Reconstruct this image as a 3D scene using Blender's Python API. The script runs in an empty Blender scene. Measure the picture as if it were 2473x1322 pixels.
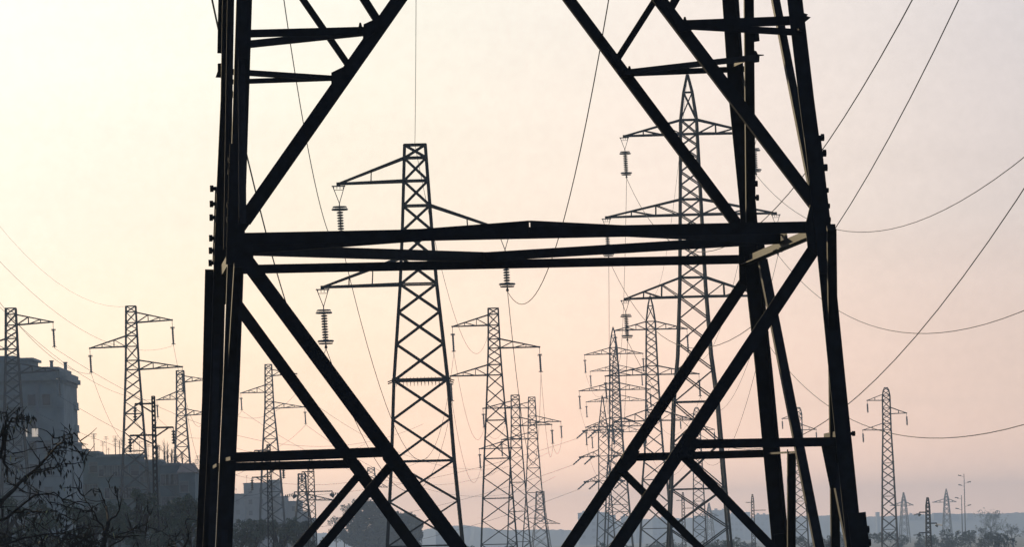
import bpy, bmesh, math, random
from mathutils import Vector, Matrix
random.seed(7)
sc = bpy.context.scene
C = sc.collection
# ------------------------------------------------------------------ camera
F, H0, CX, EYE = 12800.0, 1305.0, 1236.5, 6.5       # focal length in photo pixels, horizon row, centre column, eye height
ROLL = math.radians(1.45)
cam = bpy.data.cameras.new("camera")
cam.sensor_width = 36.0
cam.lens = F / 2473.0 * 36.0
cam.shift_y = (H0 - 661.0) / 2473.0
cam.clip_start = 0.5
cam.clip_end = 20000
cam_o = bpy.data.objects.new("camera", cam)
C.objects.link(cam_o)
cam_o.matrix_world = (Matrix.Translation((0, 0, EYE)) @ Matrix.Rotation(math.pi / 2, 4, 'X') @ Matrix.Rotation(-ROLL, 4, 'Z'))
sc.camera = cam_o
# ------------------------------------------------------------------ sky, sun, exposure
GAZ, GEL = math.radians(-12.0), math.radians(9.0)   # where the sky glows (sun hidden in haze, left of the frame)
glow = Vector((math.sin(GAZ) * math.cos(GEL), math.cos(GAZ) * math.cos(GEL), math.sin(GEL)))
w = bpy.data.worlds.new("World"); sc.world = w; w.use_nodes = True
nt = w.node_tree; nt.nodes.clear()
def wn(t, **k):
    n = nt.nodes.new(t)
    for a, b in k.items(): setattr(n, a, b)
    return n
def ramp(node, stops):
    cr = node.color_ramp
    while len(cr.elements) > 1: cr.elements.remove(cr.elements[-1])
    cr.elements[0].position, cr.elements[0].color = stops[0][0], (*stops[0][1], 1)
    for p, c in stops[1:]:
        e = cr.elements.new(p); e.color = (*c, 1)
tc = wn('ShaderNodeTexCoord')
nrm = wn('ShaderNodeVectorMath', operation='NORMALIZE'); nt.links.new(tc.outputs['Generated'], nrm.inputs[0])
dot = wn('ShaderNodeVectorMath', operation='DOT_PRODUCT'); nt.links.new(nrm.outputs[0], dot.inputs[0]); dot.inputs[1].default_value = glow
ac = wn('ShaderNodeMath', operation='ARCCOSINE'); nt.links.new(dot.outputs['Value'], ac.inputs[0])
dv = wn('ShaderNodeMath', operation='DIVIDE'); nt.links.new(ac.outputs[0], dv.inputs[0]); dv.inputs[1].default_value = math.pi
rp = wn('ShaderNodeValToRGB'); nt.links.new(dv.outputs[0], rp.inputs[0])
ramp(rp, [(0, (1.6, 1.5, 1.25)), (.036, (1.22, 1.2, 1.07)), (.062, (1.1, 1.04, .89)), (.080, (1.05, .93, .84)), (.100, (.78, .72, .715)), (.125, (.54, .54, .57)),
          (.22, (.50, .54, .66)), (.5, (.22, .29, .42)), (1, (.11, .15, .22))])
sp = wn('ShaderNodeSeparateXYZ'); nt.links.new(nrm.outputs[0], sp.inputs[0])
mr = wn('ShaderNodeMapRange'); nt.links.new(sp.outputs['Z'], mr.inputs[0]); mr.inputs[1].default_value = 0; mr.inputs[2].default_value = .12
rp2 = wn('ShaderNodeValToRGB'); nt.links.new(mr.outputs[0], rp2.inputs[0])
ramp(rp2, [(0, (2.4, 1.62, 1.14)), (.2, (1.42, 1.09, .86)), (.5, (1.08, 1.0, .92)), (1, (.95, .99, 1.03))])
mx = wn('ShaderNodeVectorMath', operation='MULTIPLY'); nt.links.new(rp.outputs[0], mx.inputs[0]); nt.links.new(rp2.outputs[0], mx.inputs[1])
ns = wn('ShaderNodeTexNoise'); ns.inputs['Scale'].default_value = 420; ns.inputs['Detail'].default_value = 4; ns.inputs['Roughness'].default_value = .7
nt.links.new(nrm.outputs[0], ns.inputs['Vector'])
nr = wn('ShaderNodeMapRange'); nt.links.new(ns.outputs['Fac'], nr.inputs[0]); nr.inputs[1].default_value = .25; nr.inputs[2].default_value = .75; nr.inputs[3].default_value = .965; nr.inputs[4].default_value = 1.035
mp = wn('ShaderNodeMapping'); mp.inputs['Scale'].default_value = (3, 3, 22); nt.links.new(nrm.outputs[0], mp.inputs['Vector'])
nb = wn('ShaderNodeTexNoise'); nb.inputs['Scale'].default_value = 3; nb.inputs['Detail'].default_value = 5; nt.links.new(mp.outputs[0], nb.inputs['Vector'])
nbr = wn('ShaderNodeMapRange'); nt.links.new(nb.outputs['Fac'], nbr.inputs[0]); nbr.inputs[1].default_value = .3; nbr.inputs[2].default_value = .7; nbr.inputs[3].default_value = .97; nbr.inputs[4].default_value = 1.03
mm = wn('ShaderNodeMath', operation='MULTIPLY'); nt.links.new(nr.outputs[0], mm.inputs[0]); nt.links.new(nbr.outputs[0], mm.inputs[1])
sc2 = wn('ShaderNodeVectorMath', operation='SCALE'); nt.links.new(mx.outputs[0], sc2.inputs[0]); nt.links.new(mm.outputs[0], sc2.inputs['Scale'])
bg = wn('ShaderNodeBackground'); nt.links.new(sc2.outputs[0], bg.inputs['Color']); bg.inputs['Strength'].default_value = 1.0
ow = wn('ShaderNodeOutputWorld'); nt.links.new(bg.outputs[0], ow.inputs['Surface'])
sun = bpy.data.lights.new("sun", 'SUN'); sun.energy = 2.0; sun.angle = math.radians(0.5); sun.color = (1, .78, .46)
sun_o = bpy.data.objects.new("sun", sun); C.objects.link(sun_o)
SAZ, SEL = math.radians(-24), math.radians(11)
sd = Vector((math.sin(SAZ) * math.cos(SEL), math.cos(SAZ) * math.cos(SEL), math.sin(SEL)))
sun_o.rotation_euler = sd.to_track_quat('Z', 'Y').to_euler()
sc.view_settings.view_transform = 'Standard'; sc.view_settings.look = 'None'
sc.view_settings.exposure = 0; sc.view_settings.gamma = 1
sc.cycles.volume_bounces = 2
sc.cycles.max_bounces = 6
HAZE = 0.00022
# ------------------------------------------------------------------ pixel <-> world (measured from the photograph)
cr_, sr_ = math.cos(ROLL), math.sin(ROLL)
def at(px, py, d):
    a = (px - CX) / F; b = (H0 - py) / F
    return Vector(((a * cr_ + b * sr_) * d, d, EYE + (-a * sr_ + b * cr_) * d))
def horizon(px): return H0 - (px - CX) * math.tan(ROLL)
# ------------------------------------------------------------------ materials
def mat(name, col, rough=.7, metal=0., var=0., scale=3., spec=.5, emit=None, bump=0.):
    m = bpy.data.materials.new(name); m.use_nodes = True
    t = m.node_tree; b = t.nodes['Principled BSDF']
    b.inputs['Base Color'].default_value = (*col, 1); b.inputs['Roughness'].default_value = rough
    b.inputs['Metallic'].default_value = metal; b.inputs['Specular IOR Level'].default_value = spec
    if var:
        tx = t.nodes.new('ShaderNodeTexCoord'); n = t.nodes.new('ShaderNodeTexNoise'); n.inputs['Scale'].default_value = scale
        n.inputs['Detail'].default_value = 5
        t.links.new(tx.outputs['Object'], n.inputs['Vector'])
        r = t.nodes.new('ShaderNodeValToRGB'); t.links.new(n.outputs['Fac'], r.inputs[0])
        r.color_ramp.elements[0].position = .3; r.color_ramp.elements[1].position = .7
        r.color_ramp.elements[0].color = (*[c * (1 - var) for c in col], 1)
        r.color_ramp.elements[1].color = (*[min(1, c * (1 + var)) for c in col], 1)
        t.links.new(r.outputs[0], b.inputs['Base Color'])
        if bump:
            bp = t.nodes.new('ShaderNodeBump'); bp.inputs['Strength'].default_value = bump
            t.links.new(n.outputs['Fac'], bp.inputs['Height']); t.links.new(bp.outputs[0], b.inputs['Normal'])
    if emit:
        b.inputs['Emission Color'].default_value = (*emit[0], 1); b.inputs['Emission Strength'].default_value = emit[1]
    return m
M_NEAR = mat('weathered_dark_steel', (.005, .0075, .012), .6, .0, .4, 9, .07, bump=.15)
M_STEEL = mat('dull_steel', (.009, .014, .016), .7, .0, .3, 2, .12)
M_GLASS = mat('insulator_glass', (.05, .06, .055), .3, .0)
M_WIRE = mat('weathered_conductor', (.02, .022, .026), .8, spec=.1)
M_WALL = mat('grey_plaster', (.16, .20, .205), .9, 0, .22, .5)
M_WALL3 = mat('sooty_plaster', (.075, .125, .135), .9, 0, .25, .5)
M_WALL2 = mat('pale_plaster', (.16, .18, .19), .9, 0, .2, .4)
M_TRIM = mat('concrete_trim', (.15, .18, .18), .85, 0, .2, 1.5)
M_PANE = mat('window_glass', (.02, .025, .03), .12)
M_SHUT = mat('roller_shutter', (.10, .11, .10), .7, 0, .2, 3)
M_GLINT = mat('sky_glint_window', (.5, .45, .4), .5, emit=((1., .84, .68), .38))  # dim emission stands in for bright sky reflected in the panes
M_ROOF = mat('roof_tiles', (.12, .09, .075), .9, 0, .3, 2)
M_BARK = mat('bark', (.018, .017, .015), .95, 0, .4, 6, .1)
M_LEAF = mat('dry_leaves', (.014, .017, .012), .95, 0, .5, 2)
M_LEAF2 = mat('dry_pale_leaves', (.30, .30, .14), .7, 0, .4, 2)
M_GREEN = mat('evergreen_foliage', (.04, .065, .045), .8, 0, .5, .5)
M_SCRUB = mat('scrub_foliage', (.04, .075, .05), .8, 0, .5, .6)
M_GROUND = mat('scrubby_ground', (.07, .075, .05), .95, 0, .5, .05)
M_HILL = mat('far_hill', (.07, .08, .07), .95, 0, .3, .01)
# ------------------------------------------------------------------ helpers
class MB:
    def __init__(s): s.v = []; s.f = []
    def quad(s, a, b, c, d):
        i = len(s.v); s.v += [tuple(a), tuple(b), tuple(c), tuple(d)]; s.f.append((i, i + 1, i + 2, i + 3))
    def tri(s, a, b, c):
        i = len(s.v); s.v += [tuple(a), tuple(b), tuple(c)]; s.f.append((i, i + 1, i + 2))
    def hexa(s, p):                                   # 8 points: bottom ring 0-3, top ring 4-7
        i = len(s.v); s.v += [tuple(q) for q in p]
        for f in ((0, 3, 2, 1), (4, 5, 6, 7), (0, 1, 5, 4), (1, 2, 6, 5), (2, 3, 7, 6), (3, 0, 4, 7)): s.f.append(tuple(i + k for k in f))
    def box(s, x0, x1, y0, y1, z0, z1):
        s.hexa([(x0, y0, z0), (x1, y0, z0), (x1, y1, z0), (x0, y1, z0), (x0, y0, z1), (x1, y0, z1), (x1, y1, z1), (x0, y1, z1)])
    def bar(s, a, b, w, h=None, n=None, w2=None):     # rectangular bar: w across (perpendicular to n), h along n
        a = Vector(a); b = Vector(b); h = w if h is None else h
        w2 = w if w2 is None else w2
        d = (b - a).normalized()
        n = Vector(n) if n is not None else (Vector((0, 1, 0)) if abs(d.y) < .9 else Vector((0, 0, 1)))
        u = d.cross(n).normalized(); n = u.cross(d).normalized()
        r = lambda p, q: [p - u * q / 2 - n * h / 2, p + u * q / 2 - n * h / 2, p + u * q / 2 + n * h / 2, p - u * q / 2 + n * h / 2]
        s.hexa(r(a, w) + r(b, w2))
    def angle(s, a, b, w, n, t=.012, side=1, flange=None):   # L-section: flat leg seen face-on plus a flange going back along n
        a = Vector(a); b = Vector(b); d = (b - a).normalized(); n = Vector(n)
        u = d.cross(n).normalized(); n = u.cross(d).normalized()
        s.bar(a, b, w, t, n)
        fl = w * .85 if flange is None else flange
        o = u * side * (w / 2 - t / 2) + n * (fl / 2 + t / 2)
        s.bar(a + o, b + o, t * .98, fl, n)
    def tube(s, pts, radii, seg=6):
        pts = [Vector(p) for p in pts]; i0 = len(s.v); n = len(pts)
        if not hasattr(radii, '__len__'): radii = [radii] * n
        for k, p in enumerate(pts):
            d = (pts[min(k + 1, n - 1)] - pts[max(k - 1, 0)]).normalized()
            up = Vector((0, 0, 1)) if abs(d.z) < .95 else Vector((0, 1, 0))
            u = d.cross(up).normalized(); v = u.cross(d)
            for j in range(seg):
                t = 2 * math.pi * j / seg
                s.v.append(tuple(p + (u * math.cos(t) + v * math.sin(t)) * radii[k]))
        for k in range(n - 1):
            for j in range(seg):
                a = i0 + k * seg + j; b = i0 + k * seg + (j + 1) % seg
                s.f.append((a, b, b + seg, a + seg))
        s.f.append(tuple(i0 + j for j in range(seg))[::-1]); s.f.append(tuple(i0 + (n - 1) * seg + j for j in range(seg)))
    def build(s, name, m, parent=None, kind=None, label=None, loc=None):
        me = bpy.data.meshes.new(name); me.from_pydata(s.v, [], s.f); me.materials.append(m); me.validate(); me.update()
        o = bpy.data.objects.new(name, me); C.objects.link(o)
        if parent is not None: o.parent = parent
        if loc is not None: o.location = loc
        if kind: o['kind'] = kind
        if label: o['label'] = label
        return o
def thing(name, label, cat, loc=(0, 0, 0), rz=0., group=None):
    o = bpy.data.objects.new(name, None); C.objects.link(o); o.location = loc; o.rotation_euler = (0, 0, rz)
    o.empty_display_size = .3
    o['label'] = label; o['category'] = cat
    if group: o['group'] = group
    return o
def tag(o, label, cat, group=None):
    o['label'] = label; o['category'] = cat
    if group: o['group'] = group
    return o
# ------------------------------------------------------------------ ground, hills
g = MB()
random.seed(3)
nx, ny = 28, 44
for i in range(nx):
    for j in range(ny):
        x0, x1 = -1380 + 2760 * i / nx, -1380 + 2760 * (i + 1) / nx
        y0, y1 = -80 + 6680 * j / ny, -80 + 6680 * (j + 1) / ny
        g.quad((x0, y0, 0), (x1, y0, 0), (x1, y1, 0), (x0, y1, 0))
g.build('ground', M_GROUND, kind='structure')
def ridge(name, prof, d, depth, m):
    # hill whose crest follows a list of (photo column, photo row); real slopes before and behind the crest
    mb = MB(); pts = []
    for k in range(len(prof) - 1):
        (xa, ya), (xb, yb) = prof[k], prof[k + 1]
        n = max(2, int(abs(xb - xa) / 9))
        for q in range(n):
            t = q / n; pts.append((xa + (xb - xa) * t, ya + (yb - ya) * t + random.uniform(-1.6, 1.0)))
    cols = []
    for (px, py) in pts:
        c = at(px, py, d); c.y += random.uniform(-10, 10)
        row = [Vector((c.x, c.y - depth, .05)), Vector((c.x, c.y - depth * .55, c.z * .45 + random.uniform(-.4, .4))), c,
               Vector((c.x, c.y + depth * .6, c.z * .5)), Vector((c.x, c.y + depth, .05))]
        cols.append(row)
    for a, b in zip(cols, cols[1:]):
        for k in range(4): mb.quad(a[k], b[k], b[k + 1], a[k + 1])
    return mb.build(name, m, kind='structure')
ridge('hills', [(-500, 1300), (300, 1298), (700, 1290), (1000, 1286), (1060, 1275), (1120, 1270), (1165, 1276), (1210, 1281), (1390, 1281), (1440, 1262), (1560, 1256),
      (1700, 1252), (1900, 1252), (1960, 1247), (2030, 1246), (2080, 1251), (2160, 1247), (2240, 1243), (2360, 1243), (2500, 1238), (2900, 1236)], 6100, 400, M_HILL)
# ------------------------------------------------------------------ near tower
CYT, CXT, YAW, ZB, TU, TL = 57.34, .03, math.radians(4.49), 9.641, .0624, .078
LEGPX = {'NL': [(0, 590), (520, 573.5), (900, 560), (1322, 541)],
         'FL': [(0, 551), (300, 546), (520, 534), (900, 524), (1322, 504)],
         'NR': [(0, 1920), (240, 1948), (480, 1980), (900, 2021), (1322, 2064)],
         'FR': [(0, 1762), (240, 1778), (480, 1802), (630, 1814), (900, 1843), (1322, 1883)]}
SG = {'NL': (-1, -1), 'FL': (-1, 1), 'NR': (1, -1), 'FR': (1, 1)}
def interp(tab, y):
    if y <= tab[0][0]: a, b = tab[0], tab[1]
    elif y >= tab[-1][0]: a, b = tab[-2], tab[-1]
    else:
        for a, b in zip(tab, tab[1:]):
            if a[0] <= y <= b[0]: break
    return a[1] + (b[1] - a[1]) * (y - a[0]) / (b[0] - a[0])
def legd(leg, py):
    sx, sy = SG[leg]; z = ZB
    for _ in range(6):
        a = 3 - (z - ZB) * (TU if z > ZB else TL)
        d = CYT + math.sin(YAW) * a * sx + math.cos(YAW) * a * sy
        z = EYE + (H0 - py) / F * d
    return d
def lp(leg, py): return at(interp(LEGPX[leg], py), py, legd(leg, py))
def facept(l0, l1, px, py):
    x0, x1 = interp(LEGPX[l0], py), interp(LEGPX[l1], py)
    t = (px - x0) / (x1 - x0)
    return at(px, py, legd(l0, py) + (legd(l1, py) - legd(l0, py)) * t)
nf = lambda x, y: facept('NL', 'NR', x, y)
ff = lambda x, y: facept('FL', 'FR', x, y)
rf = lambda x, y: facept('FR', 'NR', x, y)
lf = lambda x, y: facept('FL', 'NL', x, y)
ex = Vector((math.cos(YAW), math.sin(YAW), 0)); ey = Vector((-math.sin(YAW), math.cos(YAW), 0))
base_near = Vector((CXT, CYT, 0))
NT = thing('lattice_pylon', 'huge near-black pylon base filling the foreground, its legs, beams and braces cut by the frame', 'pylon', base_near)
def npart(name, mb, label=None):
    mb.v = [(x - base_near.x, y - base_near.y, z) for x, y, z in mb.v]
    return mb.build(name, M_NEAR, NT, label=label)
def zgnd(leg):
    lo, hi = 1400, 4000
    for _ in range(40):
        m = (lo + hi) / 2
        if lp(leg, m).z > 0: lo = m
        else: hi = m
    return m
MPP = CYT / F
LEGW = {'NL': 38, 'FL': 29, 'NR': 37, 'FR': 36}
leg_obj = {}
for leg in ('NL', 'FL', 'NR', 'FR'):
    sx, sy = SG[leg]; gy = zgnd(leg)
    rows = [-760, -300, 0, 240, 480, 630, 900, 1322, gy]
    wd = LEGW[leg] * legd(leg, 600) / F
    u = ex * (-sx); v = ey * (-sy); t = .018
    mb = MB()
    ring = []
    for r in rows:
        k = wd * (1.0 if r < 560 else 1.04)
        c = lp(leg, r) - u * k / 2
        ring.append([c, c + u * k, c + u * k + v * t, c + u * t + v * t, c + u * t + v * k, c + v * k])
    for a, b in zip(ring, ring[1:]):
        i = len(mb.v); mb.v += [tuple(p) for p in a + b]
        for q in range(6):
            mb.f.append((i + q, i + (q + 1) % 6, i + 6 + (q + 1) % 6, i + 6 + q))
    i = len(mb.v); mb.v += [tuple(p) for p in ring[0]]; mb.f.append(tuple(range(i, i + 6)))
    leg_obj[leg] = npart('leg', mb)
    # concrete footing
fo = MB()
for leg in SG:
    c = lp(leg, zgnd(leg)) - base_near
    o = MB(); o.box(c.x - .45, c.x + .45, c.y - .45, c.y + .45, -.3, .35); o.box(c.x - .3, c.x + .3, c.y - .3, c.y + .3, .35, .6)
    o.build('footing', M_TRIM, NT)
def subpart(name, mb, parent):
    mb.v = [(x - base_near.x, y - base_near.y, z) for x, y, z in mb.v]
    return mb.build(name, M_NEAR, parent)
def member(name, a, b, wpx, nrm_, side=1, off=0., fl=None, lift=0.):
    mb = MB(); w_ = wpx * MPP
    n = Vector(nrm_)
    mb.angle(Vector(a) + n * off, Vector(b) + n * off, w_, n, .012, side, fl)
    return npart(name, mb)
n_near, n_far, n_right, n_left = ey, ey, -ex, ex
def smember(name, a, b, px, flat=20):       # member of a side face: its flange, not its flat leg, faces the camera
    return member(name, a, b, flat, ex, 1, -px * MPP / 2, px * MPP)
# horizontals at the main level
zoff = Vector((0, 0, 0))
member('horizontal_beam', nf(575, 577), nf(1992, 548), 27, n_near, 1, .02)
member('horizontal_beam', ff(540, 652), ff(1815, 626), 23, n_far, 1, .02)
member('horizontal_beam', lp('NR', 555), lp('FR', 628), 26, n_right, -1, .02)
member('horizontal_beam', lp('NL', 585), lp('FL', 655), 26, n_left, 1, .02)
# plan bracing: a rhombus joining the mid points of the four faces, its bars just short of meeting
NM, FM, LM, RM = nf(1280, 547), ff(1170, 621), lf(560, 602), rf(1892, 577)
def plan(a, b, w_):
    d = (b - a).normalized(); mb = MB(); n = Vector((0, 0, 1)).cross(d).normalized()
    if n.y < 0: n = -n
    mb.angle(a + d * .012, b - d * .06, w_ * MPP, n, .012, 1, .11)
    return npart('plan_brace', mb)
plan(NM, LM, 27); plan(NM, RM, 27); plan(FM, LM, 25); plan(FM, RM, 24)
# main diagonals below the level
member('diagonal_brace', nf(588, 620), nf(1309, 1595), 34, n_near, 1, .034)
member('diagonal_brace', nf(1978, 585), nf(1309, 1595), 30, n_near, 1, .034)
member('diagonal_brace', ff(545, 698), ff(1212, 1612), 30, n_far, 1, .034)
member('diagonal_brace', ff(1806, 670), ff(1178, 1612), 29, n_far, 1, .034)
smember('diagonal_brace', rf(1842, 632), rf(2021, 1543), 20)
smember('diagonal_brace', rf(2008, 550), rf(2020, 1543), 18)
smember('diagonal_brace', lf(574, 640), lf(518, 1560), 14)
smember('diagonal_brace', lf(527, 700), lf(505, 1560), 14)
# lower ring and its struts to the legs
member('horizontal_strut', nf(562, 1106), nf(945, 1092), 23, n_near, 1, .05)
member('horizontal_strut', nf(1655, 1074), nf(2045, 1067), 21, n_near, 1, .05)
member('horizontal_strut', ff(515, 1130), ff(862, 1121), 22, n_far, 1, .05)
member('horizontal_strut', ff(1505, 1106), ff(1855, 1096), 20, n_far, 1, .05)
smember('horizontal_strut', rf(1850, 1097), rf(1935, 1092), 9, 5)
smember('horizontal_strut', rf(2034, 1048), rf(1994, 1056), 6, 15)
smember('horizontal_strut', lf(562, 1108), lf(545, 1112), 8, 8)
smember('horizontal_strut', lf(518, 1130), lf(528, 1124), 8, 8)
member('corner_strut', nf(952, 1116), nf(522, 1628), 21, n_near, 1, .05)
member('corner_strut', nf(1650, 1100), nf(2096, 1560), 21, n_near, 1, .05)
member('corner_strut', ff(876, 1138), ff(495, 1588), 20, n_far, 1, .05)
member('corner_strut', ff(1500, 1136), ff(1908, 1538), 20, n_far, 1, .05)
smember('corner_strut', rf(1911, 1092), rf(1911, 1500), 17)
smember('corner_strut', rf(2006, 1082), rf(2076, 1440), 16)
smember('corner_strut', lf(548, 1120), lf(533, 1560), 12)
# feet of the tower below the crossing level
member('horizontal_beam', nf(525, 1611), nf(2092, 1580), 24, n_near, 1, .02)
member('horizontal_beam', ff(490, 1630), ff(1908, 1600), 22, n_far, 1, .02)
for (face, a0, a1, b) in ((nf, (1309, 1600), lp('NL', 2450), lp('NR', 2400)), (ff, (1195, 1615), lp('FL', 2250), lp('FR', 2200))):
    member('diagonal_brace', face(*a0), a1, 28, ey, 1, .034); member('diagonal_brace', face(*a0), b, 28, ey, 1, .034)
# main diagonals above the level, up to the next apex
member('diagonal_brace', nf(590, 533), nf(1267, -436), 33, n_near, 1, .034)
member('diagonal_brace', nf(1978, 503), nf(1267, -436), 28, n_near, 1, .034)
member('diagonal_brace', ff(545, 602), ff(1165, -286), 27, n_far, 1, .034)
member('diagonal_brace', ff(1800, 565), ff(1165, -286), 27, n_far, 1, .034)
smember('diagonal_brace', rf(1974, 505), rf(1806, -350), 19)
smember('diagonal_brace', rf(1814, 560), rf(1806, -350), 23)
smember('diagonal_brace', lf(586, 535), lf(580, -350), 14)
smember('diagonal_brace', lf(548, 600), lf(562, -350), 14)
member('horizontal_beam', lp('NL', -430), lp('NR', -450), 24, n_near, 1, .02)
member('horizontal_beam', lp('FL', -280), lp('FR', -300), 22, n_far, 1, .02)
# upper ring
J1, J2 = nf(893, 72), ff(806, 188)
K1, K2 = nf(1640, 58), ff(1498, 177)
L1 = lf(577, 108); L2 = lf(557, 172); R1 = rf(1890, 78); R2 = rf(1808, 143)
member('horizontal_strut', nf(590, 80), J1, 18, n_near, 1, .05)
member('horizontal_strut', nf(1945, 46), K1, 20, n_near, 1, .05)
member('horizontal_strut', ff(548, 197), J2, 13, n_far, 1, .05)
member('horizontal_strut', ff(1800, 165), K2, 14, n_far, 1, .05)
smember('horizontal_strut', rf(1935, 70), rf(1885, 80), 8, 8)
smember('horizontal_strut', rf(1770, 160), R2, 8, 8)
def plan2(a, b, w_):
    d = (b - a).normalized(); mb = MB(); n = Vector((0, 0, 1)).cross(d).normalized()
    if n.y < 0: n = -n
    mb.angle(a, b, w_ * MPP, n, .012, 1, .08); return npart('plan_brace', mb)
plan2(nf(880, 76), L1, 16); plan2(ff(800, 188), L2, 13); plan2(nf(1650, 62), rf(1930, 78), 16); plan2(ff(1508, 175), rf(1830, 138), 15)
# upper corner struts (run outward and upward to the legs)
member('corner_strut', nf(912, 46), nf(610, -430), 18, n_near, 1, .05)
member('corner_strut', nf(1616, 28), nf(1875, -440), 18, n_near, 1, .05)
member('corner_strut', ff(845, 160), ff(590, -210), 16, n_far, 1, .05)
member('corner_strut', ff(1490, 145), ff(1735, -240), 16, n_far, 1, .05)
# gusset plates
def plate(pts, face, off, n, th=.014, name='gusset_plate'):
    P = [face(*p) + n * off for p in pts]; mb = MB(); k = len(P)
    mb.v = [tuple(p) for p in P] + [tuple(p + n * th) for p in P]
    mb.f = [tuple(range(k)), tuple(range(2 * k - 1, k - 1, -1))] + [(i, (i + 1) % k, k + (i + 1) % k, k + i) for i in range(k)]
    return npart(name, mb)
plate([(566, 500), (600, 505), (588, 560), (612, 596), (612, 640), (640, 668), (610, 672), (590, 656), (562, 660)], nf, -.02, n_near)
plate([(1962, 470), (2000, 520), (2000, 612), (1972, 616), (1950, 600), (1944, 545)], nf, -.02, n_near)
plate([(520, 600), (556, 590), (560, 690), (548, 735), (520, 740)], ff, -.02, n_far)
plate([(1783, 560), (1838, 545), (1850, 618), (1848, 655), (1822, 692), (1785, 688)], ff, -.02, n_far)
plate([(1131, 610), (1222, 606), (1222, 642), (1131, 646)], ff, .09, n_far)
plate([(878, 58), (918, 40), (905, 78), (876, 100)], nf, -.01, n_near)
plate([(800, 175), (852, 150), (840, 180), (800, 205)], ff, -.01, n_far)
plate([(1466, 118), (1500, 150), (1528, 185), (1496, 186)], ff, -.01, n_far)
plate([(1610, 12), (1640, 38), (1672, 72), (1642, 78)], nf, -.01, n_near)
plate([(918, 1082), (945, 1080), (965, 1118), (945, 1135), (925, 1112)], nf, -.01, n_near)
plate([(838, 1110), (866, 1112), (890, 1145), (868, 1158), (846, 1134)], ff, -.01, n_far)
plate([(1508, 1092), (1545, 1090), (1536, 1118), (1508, 1148), (1488, 1138)], ff, -.01, n_far)
plate([(1655, 1056), (1700, 1064), (1664, 1108), (1636, 1106)], nf, -.01, n_near)
plate([(1987, 1078), (2024, 1078), (2021, 1180), (2008, 1180)], nf, .1, ey)
plate([(1872, 558), (1899, 560), (1902, 586), (1890, 592), (1874, 590)], rf, -.05, ey, .06)
# splice plates doubling the legs
def strip(leg, y0, y1, dx0, dx1, wpx, off, name='splice_plate'):
    mb = MB(); n = max(1, int(abs(y1 - y0) / 350) + 1)
    for k in range(n):
        ya, yb = y0 + (y1 - y0) * k / n, y0 + (y1 - y0) * (k + 1) / n
        a = at(interp(LEGPX[leg], ya) + dx0 + (dx1 - dx0) * k / n, ya, legd(leg, ya)) + ey * off
        b = at(interp(LEGPX[leg], yb) + dx0 + (dx1 - dx0) * (k + 1) / n, yb, legd(leg, yb)) + ey * off
        mb.bar(a, b, wpx * legd(leg, y0) / F, .02, ey)
    return npart(name, mb)
strip('FL', 650, 1900, -22, -13, 26, .10); strip('FL', -300, 128, -12, -13, 22, .03)
strip('NL', 348, 640, -4, -4, 40, -.03); strip('FL', 455, 640, -3, -3, 30, .04)
strip('NR', 330, 660, 1, 1, 40, -.03); strip('NR', 541, 700, 18, 7, 30, .05)
strip('FR', 240, 520, 2, 2, 34, .04); strip('FR', 620, 900, 3, 2, 40, -.03)
strip('NR', 1240, 1700, 12, 16, 44, -.03)
strip('FR', 1290, 1700, 8, 8, 40, -.03)
# step bolts and splice bolts
def bolt(leg, px, py, r=5.5, ln=14, sgn=1, big=True):
    d = legd(leg, py); s_ = d / F
    c = at(px, py, d) + ey * .05
    mb = MB(); L = ln * s_
    mb.tube([c - ex * sgn * L * .7, c + ex * sgn * L * .15], r * .8 * s_, 8)
    mb.tube([c + ex * sgn * L * -.05, c + ex * sgn * L * .45], r * 1.35 * s_, 8)
    subpart('bolt', mb, leg_obj[leg])
for y in (455, 492, 525, 575, 605, 635): bolt('FL', 515 - (y - 455) * .02, y, 6, 17, -1)
for y in (385, 415, 495, 530): bolt('NL', 557 - (y - 385) * .03, y, 5, 13, -1)
for x, y in ((1985, 331), (1990, 369), (1993, 404), (1996, 459), (1999, 497), (2001, 530), (2060, 1048), (2094, 1280), (2098, 1312)): bolt('NR', x, y, 6.5 if y < 420 or y > 1200 else 4.5, 15, 1)
for x, y in ((1825, 443), (1828, 477)): bolt('FR', x, y, 5.5, 13, 1)
# clamps standing proud of the legs where the upper ring is bolted on
def lump(leg, pts, off=.05, th=.06, name='clamp'):
    plate(pts, lambda x, y: at(x, y, legd(leg, y)), off, ey, th, name)
lump('FL', [(526, 152), (548, 150), (548, 186), (521, 185), (526, 170)])
lump('FR', [(1815, 118), (1828, 122), (1832, 130), (1836, 132), (1835, 148), (1814, 150)])
lump('FR', [(1816, 76), (1834, 78), (1836, 97), (1818, 100)])
lump('NR', [(1944, 30), (1953, 33), (1950, 37), (1960, 40), (1948, 50), (1940, 48)])
for (x, y, f_) in ((870, 60, nf), (804, 180, ff), (1654, 46, nf), (1520, 165, ff)):
    plate([(x - 5, y + 8), (x - 2, y - 6), (x + 2, y - 6), (x + 6, y + 8)], f_, .0, ey, .03, 'clamp')
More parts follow.
